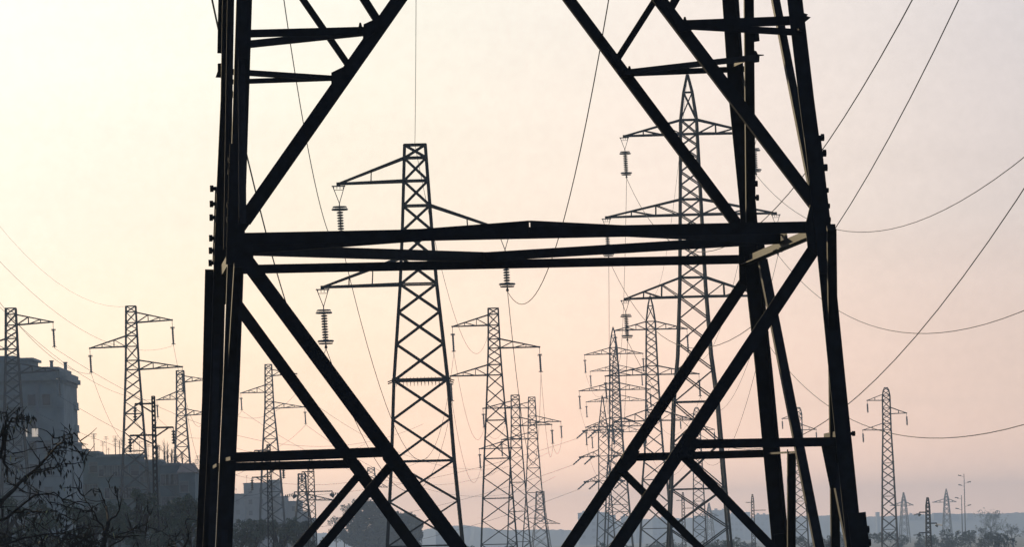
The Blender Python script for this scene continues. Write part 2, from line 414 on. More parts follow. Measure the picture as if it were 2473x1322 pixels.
# ------------------------------------------------------------------ background pylons
def prof_at(prof, z):
    for (z0, h0), (z1, h1) in zip(prof, prof[1:]):
        if z1 <= z <= z0: return h0 + (h1 - h0) * (z0 - z) / (z0 - z1)
    return prof[-1][1] if z < prof[-1][0] else prof[0][1]
def lattice_body(T, prof, marks, ratio, legw, brw, m=None, open_top=False, hw=None):
    m = m or M_STEEL
    cor = [(-1, -1), (1, -1), (1, 1), (-1, 1)]
    for sx, sy in cor:
        mb = MB()
        for (z0, h0), (z1, h1) in zip(prof, prof[1:]):
            mb.bar((sx * h0, sy * h0, z0), (sx * h1, sy * h1, z1), legw, legw, (0, 1, 0))
        mb.build('leg', m, T)
    zs = [marks[0]]
    for a, b in zip(marks, marks[1:]):
        z = a
        n = 1 if (a == marks[0] and open_top) else max(1, round((a - b) / (ratio * 2 * prof_at(prof, (a + b) / 2))))
        # panel heights grow with the width of the body
        ws = [prof_at(prof, a + (b - a) * (k + .5) / n) for k in range(n)]; tot = sum(ws)
        for k in range(n):
            z += (b - a) * ws[k] / tot; zs.append(z)
    for fi in range(4):
        (ax, ay), (bx, by) = cor[fi], cor[(fi + 1) % 4]
        mb = MB(); n = Vector(((ax + bx) / 2, (ay + by) / 2, 0))
        for z0, z1 in zip(zs, zs[1:]):
            h0, h1 = prof_at(prof, z0), prof_at(prof, z1)
            mb.bar((ax * h0, ay * h0, z0), (bx * h1, by * h1, z1), brw, brw * .5, n)
            mb.bar(Vector((bx * h0, by * h0, z0)) - n * brw * .6, Vector((ax * h1, ay * h1, z1)) - n * brw * .6, brw, brw * .5, n)
        mb.build('lattice_bracing', m, T)
    for z in (hw or marks):
        h = prof_at(prof, z)
        if h < .05: continue
        mb = MB()
        for fi in range(4):
            (ax, ay), (bx, by) = cor[fi], cor[(fi + 1) % 4]
            mb.bar((ax * h, ay * h, z), (bx * h, by * h, z), brw * 1.25, brw, (0, 0, 1))
        mb.build('horizontal_frame', m, T)
def crossarm(T, prof, side, zt, zb, tipx, tipz, wch, wbr, web=2, m=None):
    m = m or M_STEEL; mb = MB()
    ht, hb = prof_at(prof, zt), prof_at(prof, zb); tip = Vector((side * tipx, 0, tipz))
    for sy in (-1, 1):
        B = Vector((side * hb, sy * hb, zb)); Tn = Vector((side * ht, sy * ht, zt))
        te = tip + Vector((0, sy * .12, 0))
        mb.bar(B, te, wch * 1.15, wch, (0, 0, 1)); mb.bar(Tn, te, wch * .9, wch * .8, (0, 1, 0))
        if web == 1:
            for f in ((.5,) if Vector((te - B)).length < 4 else (.36, .66)):
                mb.bar(B.lerp(te, f), Tn.lerp(te, f), wbr * .8)
        else:
            for f in (.33, .66):
                mb.bar(B.lerp(te, f), Tn.lerp(te, f), wbr)
            mb.bar(B, Tn.lerp(te, .33), wbr); mb.bar(B.lerp(te, .33), Tn.lerp(te, .66), wbr)
    for f in (.0, .33, .66):
        a = Vector((side * hb, -hb, zb)).lerp(tip, f); b = Vector((side * hb, hb, zb)).lerp(tip, f); mb.bar(a, b, wbr * .8)
    mb.bar(tip + Vector((-.1, 0, 0)), tip + Vector((.1, 0, 0)), wch * 1.3, .3)
    o = mb.build('crossarm', m, T)
    return o, tip
def ring_mb(mb, c, R, r, seg=14, rx=1.):
    n = seg; i0 = len(mb.v)
    for k in range(n):
        t = 2 * math.pi * k / n
        for q in range(5):
            p = 2 * math.pi * q / 5
            mb.v.append((c[0] + (R + r * math.cos(p)) * math.cos(t) * rx, c[1] + (R + r * math.cos(p)) * math.sin(t), c[2] + r * math.sin(p)))
    for k in range(n):
        for q in range(5):
            a = i0 + k * 5 + q; b = i0 + k * 5 + (q + 1) % 5; c2 = i0 + ((k + 1) % n) * 5 + (q + 1) % 5; d = i0 + ((k + 1) % n) * 5 + q
            mb.f.append((a, b, c2, d))
def insulator(parent, tip, L=3.25, swing=.035, fine=True, rod=.14, rings=True):
    # hanger, upper grading ring, stack of discs, lower ring, clamp
    d = Vector((swing, 0, -1)).normalized(); mb = MB()
    P = lambda t: Vector(tip) + d * t
    if fine:
        mb.tube([P(0) + Vector((-.32, 0, 0)), P(L * .3)], .022, 5); mb.tube([P(0) + Vector((.34, 0, 0)), P(L * .3)], .022, 5)
        mb.bar(P(0) + Vector((-.36, 0, -.04)), P(0) + Vector((.38, 0, -.04)), .06, .1)
        for k in range(4): mb.bar(P(0) + Vector((-.25 + .17 * k, 0, -.04)), P(0) + Vector((-.25 + .17 * k, 0, -.2)), .035)
        mb.bar(P(.25) + Vector((-.24, 0, 0)), P(.25) + Vector((.26, 0, 0)), .03)
        mb.tube([P(L * .3), P(L)], .03, 6)
        n = 11; a, b = L * .41, L * .86
        for k in range(n):
            c = P(a + (b - a) * k / (n - 1))
            mb.tube([c - d * .06, c - d * .05, c + d * .0, c + d * .05], [.09, .13, .20, .11], 10)
        for t, tl in ((L * .38, 1), (L * .895, -1)):
            c = P(t)
            ring_mb(mb, c + Vector((0, 0, .07 * tl)), .35, .035); ring_mb(mb, c - Vector((0, 0, .07 * tl)), .41, .05)
            for s_ in (-1, 1):
                mb.tube([c - Vector((0, 0, .07 * tl)), c + Vector((s_ * .39, 0, -.07 * tl)), c + Vector((s_ * .36, 0, .07 * tl))], .022, 5)
        mb.tube([P(L * .93), P(L * .98), P(L)], [.03, .09, .05], 6)
    else:
        mb.tube([P(0), P(L * .3)], .03, 4)
        n = 9; a, b = L * .26, L * .94
        pts, rad = [], []
        for k in range(n * 2 + 1):
            pts.append(P(a + (b - a) * k / (n * 2))); rad.append(rod if k % 2 else rod * .6)
        mb.tube(pts, rad, 6)
        mb.tube([P(b), P(L)], .035, 4)
        if rings:
            for t in (a, b): mb.bar(P(t) - Vector((.25, 0, 0)), P(t) + Vector((.25, 0, 0)), .08)
            for t in (a,): ring_mb(mb, P(t) - Vector((0, 0, .12)), .25, .045, 8)
    mb.build('insulator_string', M_GLASS, parent)
    return P(L)
PY = {}
def add_pylon(key, name, label, px, py, s, build, rz=0., group=None):
    """top centre at photo pixel (px,py); s = photo pixels per metre; returns dict of world attachment points"""
    d = F / s; top = at(px, py, d)
    T = thing(name, label, 'pylon', (top.x, top.y, 0), rz, group)
    at_pts = build(T, top.z)
    R = Matrix.Rotation(rz, 4, 'Z')
    PY[key] = {k: Vector((top.x, top.y, 0)) + (R @ Vector(v)) for k, v in at_pts.items()}
    return T
def flat_topped(flip, halfs, fine=False, web=2, armdz=None, legw=.19, brw=.095, strings=True, swing=.035, arms=(1, 1, 1), barb=False, marks_px=None):
    """flat-topped pylon with three triangular arms alternating sides; halfs = [(metres below top, half width)]"""
    def b(T, H):
        prof = [(H - dz, hw) for dz, hw in halfs]
        (z0, h0), (z1, h1) = prof[-2], prof[-1]
        prof.append((0, h1 + (h1 - h0) * (z1 - 0) / (z0 - z1)))
        A = armdz or ((.7, 1.95, 2.0, 4.25), (3.3, 4.6, 4.75, 4.75), (6.1, 7.55, 7.6, 5.2))
        marks = [H, H - .7, H - A[0][1], H - A[1][0], H - A[1][1], H - A[2][0], H - A[2][1]]
        z = H - A[2][1]
        for q in (5.2, 9.6, 14.2, 19.5): 
            if z - q > 1.5: marks.append(z - q)
        marks.append(0)
        lattice_body(T, prof, marks, .76, legw, brw, hw=marks[:-1])
        out = {'top': (0, 0, H)}
        for k, (zt, zb, tz, tx) in enumerate(A):
            if not arms[k]: continue
            side = (-1, 1, -1)[k] * (-1 if flip else 1)
            o, tip = crossarm(T, prof, side, H - zt, H - zb, tx, H - tz, legw * .75, brw * .8, web)
            if strings:
                out[k] = insulator(o, tip + Vector((0, 0, -.08)), 3.25 if fine else 2.95, swing, fine)
            else: out[k] = tip
        if barb:
            zb_ = z - 5.2; h = prof_at(prof, zb_)
            for sy in (-1, 1):
                mb = MB()
                for sx in (-1, 1): mb.bar((sx * h, sy * h, zb_), (sx * (h + .32), sy * (h + .3), zb_ - .12), .06)
                mb.bar((-h - .12, sy * (h + .12), zb_), (h + .12, sy * (h + .12), zb_), .12, .09)
                for k in range(15):
                    x = -h + 2 * h * (k + .5) / 15
                    mb.bar((x, sy * (h + .12), zb_ + .12), (x + .03, sy * (h + .12), zb_ - .28), .022)
                mb.build('anti_climbing_guard', M_STEEL, T)
        return out
    return b
G1 = 'flat-topped lattice pylons with three staggered arms'
A_half = [(0, .56), (4.7, .80), (7.6, .99), (12.8, 1.46), (17.2, 1.70), (21.8, 2.05)]
add_pylon('A', 'lattice_pylon', 'large dark flat-topped pylon framed between the foreground legs, two arms left and one right', 1002, 350, 44.6,
          flat_topped(False, A_half, True, 1, legw=.17, brw=.085, barb=True,
                      armdz=((.7, 1.95, 2.02, 4.2), (3.3, 4.65, 4.75, 4.7), (6.1, 7.55, 7.6, 5.2))), .02, G1)
add_pylon('C', 'lattice_pylon', 'mid-sized flat-topped pylon right of the large one, arms left, right and left', 1191, 745, 21,
          flat_topped(False, [(0, .57), (4.6, .68), (7.8, .85), (12.2, 1.12), (17, 1.45), (27.5, 2.07)],
                      armdz=((.75, 1.95, 2.0, 4.75), (3.55, 4.6, 4.6, 5.2), (6.5, 7.7, 7.7, 5.1))), .0, G1)
SM = ((.75, 1.95, 1.75, 4.8), (3.5, 4.75, 4.85, 4.95), (6.4, 7.5, 7.3, 5.85))
add_pylon('L1', 'lattice_pylon', 'flat-topped pylon standing in front of the stepped roofs at left, beside a dark slender pole', 316, 740, 20.5,
          flat_topped(True, [(0, .57), (7.3, .78), (17.5, 1.34), (27, 1.95)], armdz=SM), .03, G1)
add_pylon('L0', 'lattice_pylon', 'flat-topped pylon in front of the tall apartment block at the left edge', 26, 745, 21,
          flat_topped(True, [(0, .57), (5, .70), (10.7, .95), (27, 1.95)], armdz=((.75, 1.95, 1.7, 4.8), (3.5, 4.7, 4.8, 4.9), (6.4, 7.5, 7.3, 5.3))), .02, G1)
add_pylon('L2', 'lattice_pylon', 'smaller flat-topped pylon just left of the foreground leg, above the low roofs', 435, 896, 14.5,
          flat_topped(True, [(0, .6), (7.3, .78), (16, 1.3), (27, 2.0)], armdz=((.9, 1.95, 1.6, 4.7), (3.5, 4.75, 4.8, 4.0), (6.4, 7.5, 7.3, 4.9)), brw=.1), .0, G1)
add_pylon('L3', 'lattice_pylon', 'hazy flat-topped pylon standing over the pale boxy apartment building', 648, 881, 14.2,
          flat_topped(True, [(0, .55), (7.3, .75), (15.4, 1.4), (31, 2.35)], armdz=((.9, 1.95, 1.7, 4.8), (3.5, 4.75, 4.75, 4.8), (6.4, 7.5, 7.4, 6.0)), brw=.1), .0, G1)
add_pylon('C2', 'lattice_pylon', 'flat-topped pylon right behind the mid-sized one, first of two small neighbours', 1244, 955, 16,
          flat_topped(False, [(0, .60), (4.7, .70), (8, .85), (23, 1.75)], armdz=((.9, 1.95, 1.9, 4.9), (3.4, 4.65, 4.6, 5.4), (6.6, 8.0, 8.0, 5.6))), .0, G1)
add_pylon('C3', 'lattice_pylon', 'paler flat-topped pylon, farther and rightmost of the three clustered right of the large one', 1284, 960, 13.5,
          flat_topped(False, [(0, .58), (7.5, .85), (17.8, 1.5), (26.8, 2.3)], armdz=((.9, 1.95, 1.8, 4.9), (3.4, 4.55, 4.5, 5.1), (6.4, 7.5, 7.5, 5.6)), brw=.1), .0, G1)
add_pylon('C4', 'lattice_pylon', 'short pale pylon half hidden at the foot of the clustered flat-topped ones', 1304, 1188, 11.5,
          flat_topped(True, [(0, .62), (3, .75), (9, 1.45)], armdz=((.9, 2, 5.6, 3.2),), arms=(0, 0, 0), strings=False) if False else
          flat_topped(True, [(0, .78), (3.8, .95), (11.3, 1.83)], armdz=((1.1, 2.5, 2.8, 1), (3.8, 4, 4.1, 1), (5.8, 6.8, 6.9, 4)), arms=(0, 0, 1), strings=False, legw=.13, brw=.07), .1, G1)
add_pylon('P1', 'lattice_pylon', 'faint short pylon behind the wide lamp-armed pole, above the stepped building', 729, 1145, 16.5,
          flat_topped(False, [(0, .5), (3, .62), (10, 1.5)], armdz=((.9, 2, 2.0, 2.5), (3, 3.9, 4, 4.6), (4.6, 5.4, 5.5, 3.2)), arms=(0, 1, 0), strings=False), .1, G1)
add_pylon('P2', 'lattice_pylon', 'pale little pylon top showing in the notch between crossing braces, over the dark tree domes', 896, 1130, 9.3,
          flat_topped(False, [(0, .82), (5.5, 1.28), (18, 2.4)], armdz=((1.6, 3.2, 3.4, 4), (3.3, 5.1, 5.3, 4.2), (8.4, 9.8, 10, 5.5)), arms=(0, 1, 0), strings=False), .1, G1)
# --- pointed double-circuit pylons
def pointed(fine, half, armL, legw=.2, brw=.1, web=2, ratio=.74, armz=((3.5, 4.6), (9.7, 10.9), (15.8, 17.3))):
    def b(T, H):
        prof = [(H - dz, hw) for dz, hw in half]
        (z0, h0), (z1, h1) = prof[-2], prof[-1]
        prof.append((0, h1 + (h1 - h0) * z1 / (z0 - z1)))
        marks = [H - half[1][0], H - 3.5, H - armz[0][1], H - armz[1][0], H - armz[1][1], H - armz[2][0], H - armz[2][1]]
        for q in (25.5, 32.3):
            if H - q > 2: marks.append(H - q)
        marks.append(0)
        lattice_body(T, prof, marks, ratio, legw, brw, open_top=True, hw=marks[:-1])
        mb = MB(); mb.tube([(0, 0, H - .3), (0, 0, H + .25)], .06, 5); mb.build('peak_cap', M_STEEL, T)
        out = {'top': (0, 0, H)}
        for k, ((zt, zb), L) in enumerate(zip(armz, armL)):
            for side in (-1, 1):
                o, tip = crossarm(T, prof, side, H - zt, H - zb, L, H - zb - .05, legw * .7, brw * .8, web)
                out[(k, side)] = insulator(o, tip + Vector((0, 0, -.08)), 3.2, .035, fine)
        return out
    return b
DH = [(0, .03), (1.35, .34), (3.55, .63), (4.6, .65), (10, .81), (16.4, 1.0), (21.9, 1.3), (25.5, 1.7), (32.3, 2.1), (36.9, 2.4)]
G2 = 'pointed lattice pylons with three levels of double arms'
add_pylon('D', 'lattice_pylon', 'large dark pointed pylon with double arms, seen through the right half of the foreground frame', 1660, 181, 31,
          pointed(True, DH, (5.05, 6.6, 5.3), .2, .095), .01, G2)
add_pylon('E', 'lattice_pylon', 'mid-sized pointed pylon directly left of the large pointed one', 1570, 716, 17.4,
          pointed(False, DH, (5.0, 6.5, 5.6), .2, .1), .0, G2)
add_pylon('F', 'lattice_pylon', 'slim pointed pylon, left of the mid-sized pointed one and in front of paler arms', 1480.5, 792, 13.8,
          pointed(False, DH, (5.1, 6.2, 5.2), .2, .11), .0, G2)
add_pylon('F2', 'lattice_pylon', 'palest pointed pylon, almost hidden behind the slim one, only its arms standing out', 1486, 842, 11.7,
          pointed(False, DH, (5.3, 6.3, 5.3), .17, .1), .0, G2)
# anchor pylon with slanting tension strings
def anchor(T, H):
    prof = [(H, .04), (H - 5.9, .8), (H - 14.5, .95), (H - 26, 1.6)]
    prof.append((0, 2.0))
    marks = [H - 2.5, H - 5.9, H - 10.4, H - 14.7, H - 20, 0]
    lattice_body(T, prof, marks, .85, .17, .09, hw=[H - 5.9, H - 10.4, H - 14.7])
    out = {'top': (0, 0, H)}
    for k, (zb, L, Rr) in enumerate(((5.9, 3.1, 3.2), (10.4, 3.8, 3.9), (14.7, 3.1, 3.2))):
        for side, LL in ((-1, L), (1, Rr)):
            o, tip = crossarm(T, prof, side, H - zb + 1.1, H - zb, LL, H - zb, .15, .08, 2)
            for q, off in enumerate((0, 1.9)):
                mb = MB(); a = tip + Vector((side * -1 * off * 1.0, 0, -.1)); dd = Vector((-1.55, -.9, -1.3))
                mb.bar(a + Vector((-.5, 0, 0)), a + Vector((.4, 0, 0)), .3, .2)
                pts = [a + dd * (t / 8) for t in range(9)]
                mb.tube(pts, [.05] + [.15, .1] * 3 + [.15, .05], 6); mb.build('insulator_string', M_GLASS, o)
                out[(k, side, q)] = a + dd
    return out
add_pylon('G', 'lattice_pylon', 'needle-topped anchor pylon with slanting insulator strings, leftmost of the pointed group', 1454.5, 957, 14, anchor, .0)
# --- slim round-shouldered pylons
def slim(T, H):
    prof = [(H, .22), (H - .45, .45), (H - 1.4, .62), (H - 7, .68), (H - 12.5, .9), (H - 26.5, 1.3)]
    prof.append((0, 1.45))
    marks = [H, H - 1.3, H - 2.1, H - 3.4, H - 4.4, H - 6, H - 7, H - 12.5, H - 18, H - 23.5, 0]
    lattice_body(T, prof, marks, .8, .15, .09, hw=marks[:-1])
    out = {'top': (0, 0, H)}
    for k, (side, zt, zb, L) in enumerate(((-1, 1.1, 2.1, 3.15), (1, 3.3, 4.35, 3.3), (-1, 5.9, 7.0, 4.0))):
        o, tip = crossarm(T, prof, side, H - zt, H - zb, L, H - zb + .05, .13, .08, 1)
        out[k] = insulator(o, tip, 2.1, .03, False, .15, False)
    return out
G3 = 'slim round-shouldered pylons with three short arms'
add_pylon('S1', 'lattice_pylon', 'slim round-topped pylon standing alone right of the foreground tower', 2139.5, 937, 14.6, slim, .0, G3)
add_pylon('S2', 'lattice_pylon', 'slim round-topped pylon seen between the right-hand foreground legs', 1928, 985, 12.6, slim, .0, G3)
add_pylon('S3', 'lattice_pylon', 'slim round-topped pylon showing through the legs of the large pointed pylon', 1682, 985, 12.6, slim, .0, G3)
# --- medium voltage lattice poles
def pole_builder(h0, h1, arms, legw=.06, brw=.04, ratio=1.2, tipz=.0, fine=True):
    def b(T, H):
        prof = [(H, h0 * .35), (H - tipz - .01, h0), (0, h1)] if tipz else [(H, h0), (0, h1)]
        lattice_body(T, prof, [H - tipz, 0] if not tipz else [H, H - tipz, 0], ratio, legw, brw, hw=[H - tipz])
        out = {}
        for k, (side, dz, L, kind) in enumerate(arms):
            mb = MB(); h = prof_at(prof, H - dz)
            a = Vector((side * h, 0, H - dz)); t = Vector((side * L, 0, H - dz))
            mb.bar((-side * h, 0, H - dz), t, legw * 1.1)
            if kind in ('s', 'q'): mb.bar(t + Vector((-side * L * .22, 0, 0)), (side * h, 0, H - dz - .55), legw * .9)
            o = mb.build('crossarm', M_STEEL, T)
            ib = MB()
            if kind == 's' or kind == 'q':
                q = t + Vector((-side * .05, 0, -.1)); ib.tube([t, t + Vector((0, 0, -.25))], .03, 5)
                pts, rad = [], []
                for i in range(15): pts.append(t + Vector((0, 0, -.2 - i * .06))); rad.append(.16 if i % 3 == 1 else .06)
                ib.tube(pts, rad, 8); out[k] = pts[-1]
            elif kind == 'l':
                for i in range(6):
                    c = t + Vector((side * (-.1 + .17 * i), 0, -.18 - .03 * i)); ib.tube([c, c + Vector((side * .1, 0, -.02))], [.16, .06], 7)
                ib.bar(t, t + Vector((0, 0, -.4)), .06); ib.tube([t + Vector((side * -.25, 0, -.3)), t + Vector((side * .15, 0, -.5))], [.12, .2], 6); out[k] = t
            ib.build('insulator_string', M_GLASS, o)
        return out
    return b
G4 = 'slender lattice poles carrying the lower lines'
add_pylon('M1', 'lattice_pole', 'slender dark lattice pole in front of the stepped roofs at left', 370, 958, 39, pole_builder(.075, .20, ((-1, .45, 1.15, 's'), (1, 1.95, 1.2, 's'), (-1, 2.4, 1.5, 's')), .10, .055, 1.6), .03, G4)
add_pylon('M2', 'lattice_pole', 'slender lattice pole in front of the pale boxy building', 648.5, 1075, 30, pole_builder(.12, .3, ((-1, .45, 1.15, 's'), (1, 1.7, 1.15, 's'), (-1, 2.6, 1.4, 's')), .09, .055, 1.5), .03, G4)
add_pylon('M3', 'lattice_pole', 'wide lattice pole with clustered insulators on both arms, left of the tree domes', 750, 1108, 26, pole_builder(.27, .5, ((-1, 1.25, .85, 'q'), (1, 3.1, 1.95, 'l'), (-1, 3.1, 1.6, 'l')), .09, .06, 1.0, 1.0), .03, G4)
add_pylon('M4', 'lattice_pole', 'small pointed lattice pole with three insulator arms in the haze at far right', 2240, 1203, 16, pole_builder(.26, .45, ((-1, 2.2, 1.3, 'l'), (1, 3.9, 1.3, 'l'), (-1, 5.3, 1.4, 'l')), .17, .10, 1.0, 1.2), .03, G4)
add_pylon('M5', 'lattice_pole', 'faint slim pole left of the right-hand foreground legs, its arms bare', 1817, 1195, 15, pole_builder(.2, .36, ((-1, 1.3, 1.1, 'b'), (1, 2.6, 2.1, 'b')), .09, .06, 1.1, 1.0), .03, G4)
add_pylon('M6', 'lattice_pole', 'faint slim pole visible between the legs of the large pointed pylon', 1649, 1190, 15, pole_builder(.2, .36, ((-1, 1.3, 1.1, 'b'), (1, 2.6, 1.5, 'b')), .09, .06, 1.1, 1.0), .03, G4)
# --- far pointed pylons, nearly lost in the haze
def farpy(T, H):
    prof = [(H, .08), (H - 5, 1.0), (0, 2.4)]
    lattice_body(T, prof, [H - 2, H - 5, H - 11, 0], 1.0, .35, .2, hw=[H - 5, H - 11])
    for k, (dz, L) in enumerate(((6.5, 7),)):
        crossarm(T, prof, -1, H - dz + 1.6, H - dz, L, H - dz, .3, .2, 1); crossarm(T, prof, 1, H - dz + 1.6, H - dz, L * .7, H - dz, .3, .2, 1)
    return {}
G5 = 'faint far-off pointed pylons'
add_pylon('X1', 'lattice_pylon', 'faint spire-like pylon on the skyline just right of the lone slim one', 2182, 1190, 4.9, farpy, .2, G5)
add_pylon('X2', 'lattice_pylon', 'faint spire-like pylon on the skyline between the small pointed pole and the lamp masts', 2285, 1182, 4.9, farpy, .1, G5)
add_pylon('X3', 'lattice_pylon', 'faint pylon tip on the skyline behind the large pointed pylon', 1712, 1216, 4.9, farpy, .3, G5)
def mast(label, px, py, s, heads):
    d = F / s; top = at(px, py, d); T = thing('lamp_mast', label, 'lamp mast', (top.x, top.y, 0), 0)
    mb = MB(); mb.tube([(0, 0, 0), (.0, 0, top.z)], [.22, .12], 8); mb.build('pole', M_STEEL, T)
    for dx, dz in heads:
        mb = MB(); z = top.z - dz; side = 1 if dx > 0 else -1
        mb.bar((0, 0, z - .35), (dx * .75, 0, z), .09); mb.hexa([(dx * .6, -.3, z - .12), (dx * 1.3, -.3, z + .1 - .2 * 0), (dx * 1.3, .3, z + .1), (dx * .6, .3, z - .12),
            (dx * .6, -.25, z + .25), (dx * 1.3, -.25, z + .5), (dx * 1.3, .25, z + .5), (dx * .6, .25, z + .25)]); mb.build('lamp_head', M_STEEL, T)
mast('taller of two hazy lamp masts near the right skyline', 2328, 1146, 6.5, [(-1.7, .7), (1.9, 3.2), (-1.7, 4.2), (1.8, 11.8)])
mast('shorter of two hazy lamp masts near the right skyline', 2322, 1198, 6.5, [(-1.9, 1.0), (-1.8, 5)])
# ------------------------------------------------------------------ power lines
def wire(label, pts, r=.018, group='sagging power lines'):
    mb = MB(); o0 = Vector(pts[0]); mb.tube([Vector(p) - o0 for p in pts], r, 5)
    o = mb.build('power_line', M_WIRE, loc=o0); tag(o, label, 'power line', group); return o
def to_camera(P, m, b, c, label, r=.018, dend=-60, n=60):
    D = P.y; pts = []
    for k in range(n + 1):
        d = D + (dend - D) * k / n; t = D - d
        pts.append((P.x + m * t, d, P.z + b * t + c * t * t))
    return wire(label, pts, r)
def between(P, Q, sag, label, r=.02, n=28):
    return wire(label, [P.lerp(Q, k / n) - Vector((0, 0, sag * 4 * (k / n) * (1 - k / n))) for k in range(n + 1)], r)
A, Cp, D_, E_, F_, L1p = PY['A'], PY['C'], PY['D'], PY['E'], PY['F'], PY['L1']
u0 = A['top'].x / A['top'].y
to_camera(A['top'], -u0 + .0036, .01, .0004, 'earth wire rising straight up from the flat head of the large dark pylon', .014)
to_camera(A[0], .0155, -.0739, .0008, 'conductor rising past the top edge from the large flat-topped pylon\'s upper left insulator')
to_camera(A[2], .0245, -.0625, .0003, 'conductor from the large flat-topped pylon\'s lower left insulator up behind the left foreground leg')
to_camera(A[1], .0230, -.0919, .0008, 'conductor looping up to the top edge from the large flat-topped pylon\'s right-hand insulator')
LD = {(0, -1): (.0100, -.1507, .0004, 'conductor from the large pointed pylon\'s top left arm toward the upper right corner'),
      (1, -1): (.0270, -.1660, .0006, 'conductor dipping from the large pointed pylon\'s middle left arm, then steeply up right'),
      (2, -1): (.0325, -.1604, .0006, 'conductor dipping from the large pointed pylon\'s bottom left arm, rising to the right edge'),
      (0, 1): (.0095, -.1429, .0004, 'uppermost of the three conductors curving across the open sky at right'),
      (1, 1): (.0115, -.1382, .0004, 'middle of the three conductors curving across the open sky at right'),
      (2, 1): (.0015, -.1163, .0003, 'lowest of the three conductors at right, passing behind the lone slim pylon')}
for k, (m_, b_, c_, lab) in LD.items(): to_camera(D_[k], m_, b_, c_, lab, .020)
to_camera(L1p['top'], -.044, -.0595, .0008, 'earth wire rising left from the flat head of the pylon by the slender pole', .012)
to_camera(L1p[0], -.007, -.0615, .0003, 'conductor rising leftward from the upper right arm of the pylon by the slender pole', .014)
to_camera(L1p[1], .050, -.0331, .0001, 'conductor rising over the tall block from the slender-pole pylon\'s left arm', .018)
to_camera(L1p[2], .0185, -.0499, .00015, 'conductor rising left from the lower right arm of the pylon by the slender pole', .013)
nm = {0: 'upper left', 1: 'right', 2: 'lower left'}
for k in (0, 1, 2):
    between(A[k], Cp[k], (12, 10, 9)[k], 'conductor from the large flat-topped pylon to the mid-sized one behind, %s circuit' % nm[k], .02)
    between(Cp[k], PY['C2'][k], 5.0, 'thin conductor from the mid-sized flat-topped pylon\'s %s arm to the one just behind' % nm[k], .02)
between(A['top'], Cp['top'], 8, 'earth wire joining the heads of the large and the mid-sized flat-topped pylons', .014)
for k in (0, 1, 2): between(PY['C2'][k], PY['C3'][k], 2.0, 'faint conductor joining the %s arms of the two smallest clustered pylons' % nm[k], .02)
lv = ('top', 'middle', 'bottom')
for k in (0, 1, 2):
    for s_, sn in ((-1, 'left'), (1, 'right')):
        between(D_[(k, s_)], E_[(k, s_)], 6, 'conductor joining the %s %s arms of the large and mid-sized pointed pylons' % (lv[k], sn), .018)
        between(E_[(k, s_)], F_[(k, s_)], 5, 'faint conductor joining %s %s arms of the mid-sized and slim pointed pylons' % (lv[k], sn), .018)
between(D_['top'], E_['top'], 5, 'earth wire joining the peaks of the large and mid-sized pointed pylons', .014)
nm2 = {0: 'upper right', 1: 'left', 2: 'lower right'}
for k in (0, 1, 2):
    between(L1p[k], PY['L2'][k], 7, 'conductor passing behind the foreground leg from the slender-pole pylon\'s %s arm' % nm2[k], .02)
    between(PY['L2'][k], PY['L3'][k], 4, 'faint conductor between the %s arms of the two smaller left-hand pylons' % nm2[k], .022)
    q = PY['L0'][k]
    between(q, q + Vector((38, 260, -4)), 7, 'thin conductor dropping over the roofs from the leftmost pylon\'s %s arm' % nm2[k], .02)
for k in (0, 1, 2):
    q = PY['L3'][k]; between(q, Vector((q.x + 45, q.y + 330, q.z - 6)), 8, 'faint conductor leaving right from the %s arm of the pylon over the boxy building' % nm2[k], .024)
for k in (0, 1, 2):
    for sd_ in (-1,):
        P = PY['G'][(k, sd_, 0)]
        between(P, Vector((P.x - 62, P.y + 90, P.z - 8 - 2 * k)), 2.5, 'faint wire slanting down left from the needle-topped anchor pylon\'s %s string' % lv[k], .025)
mq = PY['M1']
for k, lab in ((0, 'top'), (1, 'right'), (2, 'lower left')):
    if k in mq and k in PY['M2']: between(mq[k], PY['M2'][k], 2.2, 'fine low-line wire joining the %s arms of the two slender poles' % lab, .012)
# ------------------------------------------------------------------ buildings
def prism(mb, foot, z0, z1):
    k = len(foot); i = len(mb.v)
    mb.v += [(x, y, z0) for x, y in foot] + [(x, y, z1) for x, y in foot]
    mb.f += [(i + q, i + (q + 1) % k, i + k + (q + 1) % k, i + k + q) for q in range(k)] + [tuple(range(i + k, i + 2 * k)), tuple(range(i + k - 1, i - 1, -1))]
def windows(T, x0, x1, z0, z1, y, nxw, fh, ww, wh, yv=None, glints=(), skip=.0, balc=0.):
    nfl = max(1, int((z1 - z0) / fh))
    for f in range(nfl):
        for c in range(nxw):
            if random.random() < skip: continue
            xc = x0 + (x1 - x0) * (c + .5) / nxw; zc = z1 - fh * (f + .55)
            if zc - wh / 2 < z0: continue
            mb = MB(); t = .09
            for a, b_, e, g_ in ((xc - ww / 2 - t, xc - ww / 2, zc - wh / 2, zc + wh / 2), (xc + ww / 2, xc + ww / 2 + t, zc - wh / 2, zc + wh / 2)):
                mb.box(a, b_, y - .10, y + .05, e, g_)
            mb.box(xc - ww / 2 - t, xc + ww / 2 + t, y - .10, y + .05, zc + wh / 2, zc + wh / 2 + t)
            mb.box(xc - ww / 2 - .18, xc + ww / 2 + .18, y - .18, y + .05, zc - wh / 2 - .12, zc - wh / 2)
            o = mb.build('window', M_TRIM, T)
            pb = MB(); sh = random.choice((0, 0, .35, .6, 1.))
            L = (f, c) in glints
            if L: sh = 0
            zs_ = zc + wh / 2 - wh * sh
            if sh < 1: pb.box(xc - ww / 2, xc + ww / 2, y - .03, y + .02, zc - wh / 2, zs_); pb.build('pane', M_GLINT if L else M_PANE, o)
            if sh > 0:
                sb = MB(); sb.box(xc - ww / 2, xc + ww / 2, y - .06, y + .02, zs_, zc + wh / 2); sb.build('shutter', M_SHUT, o)
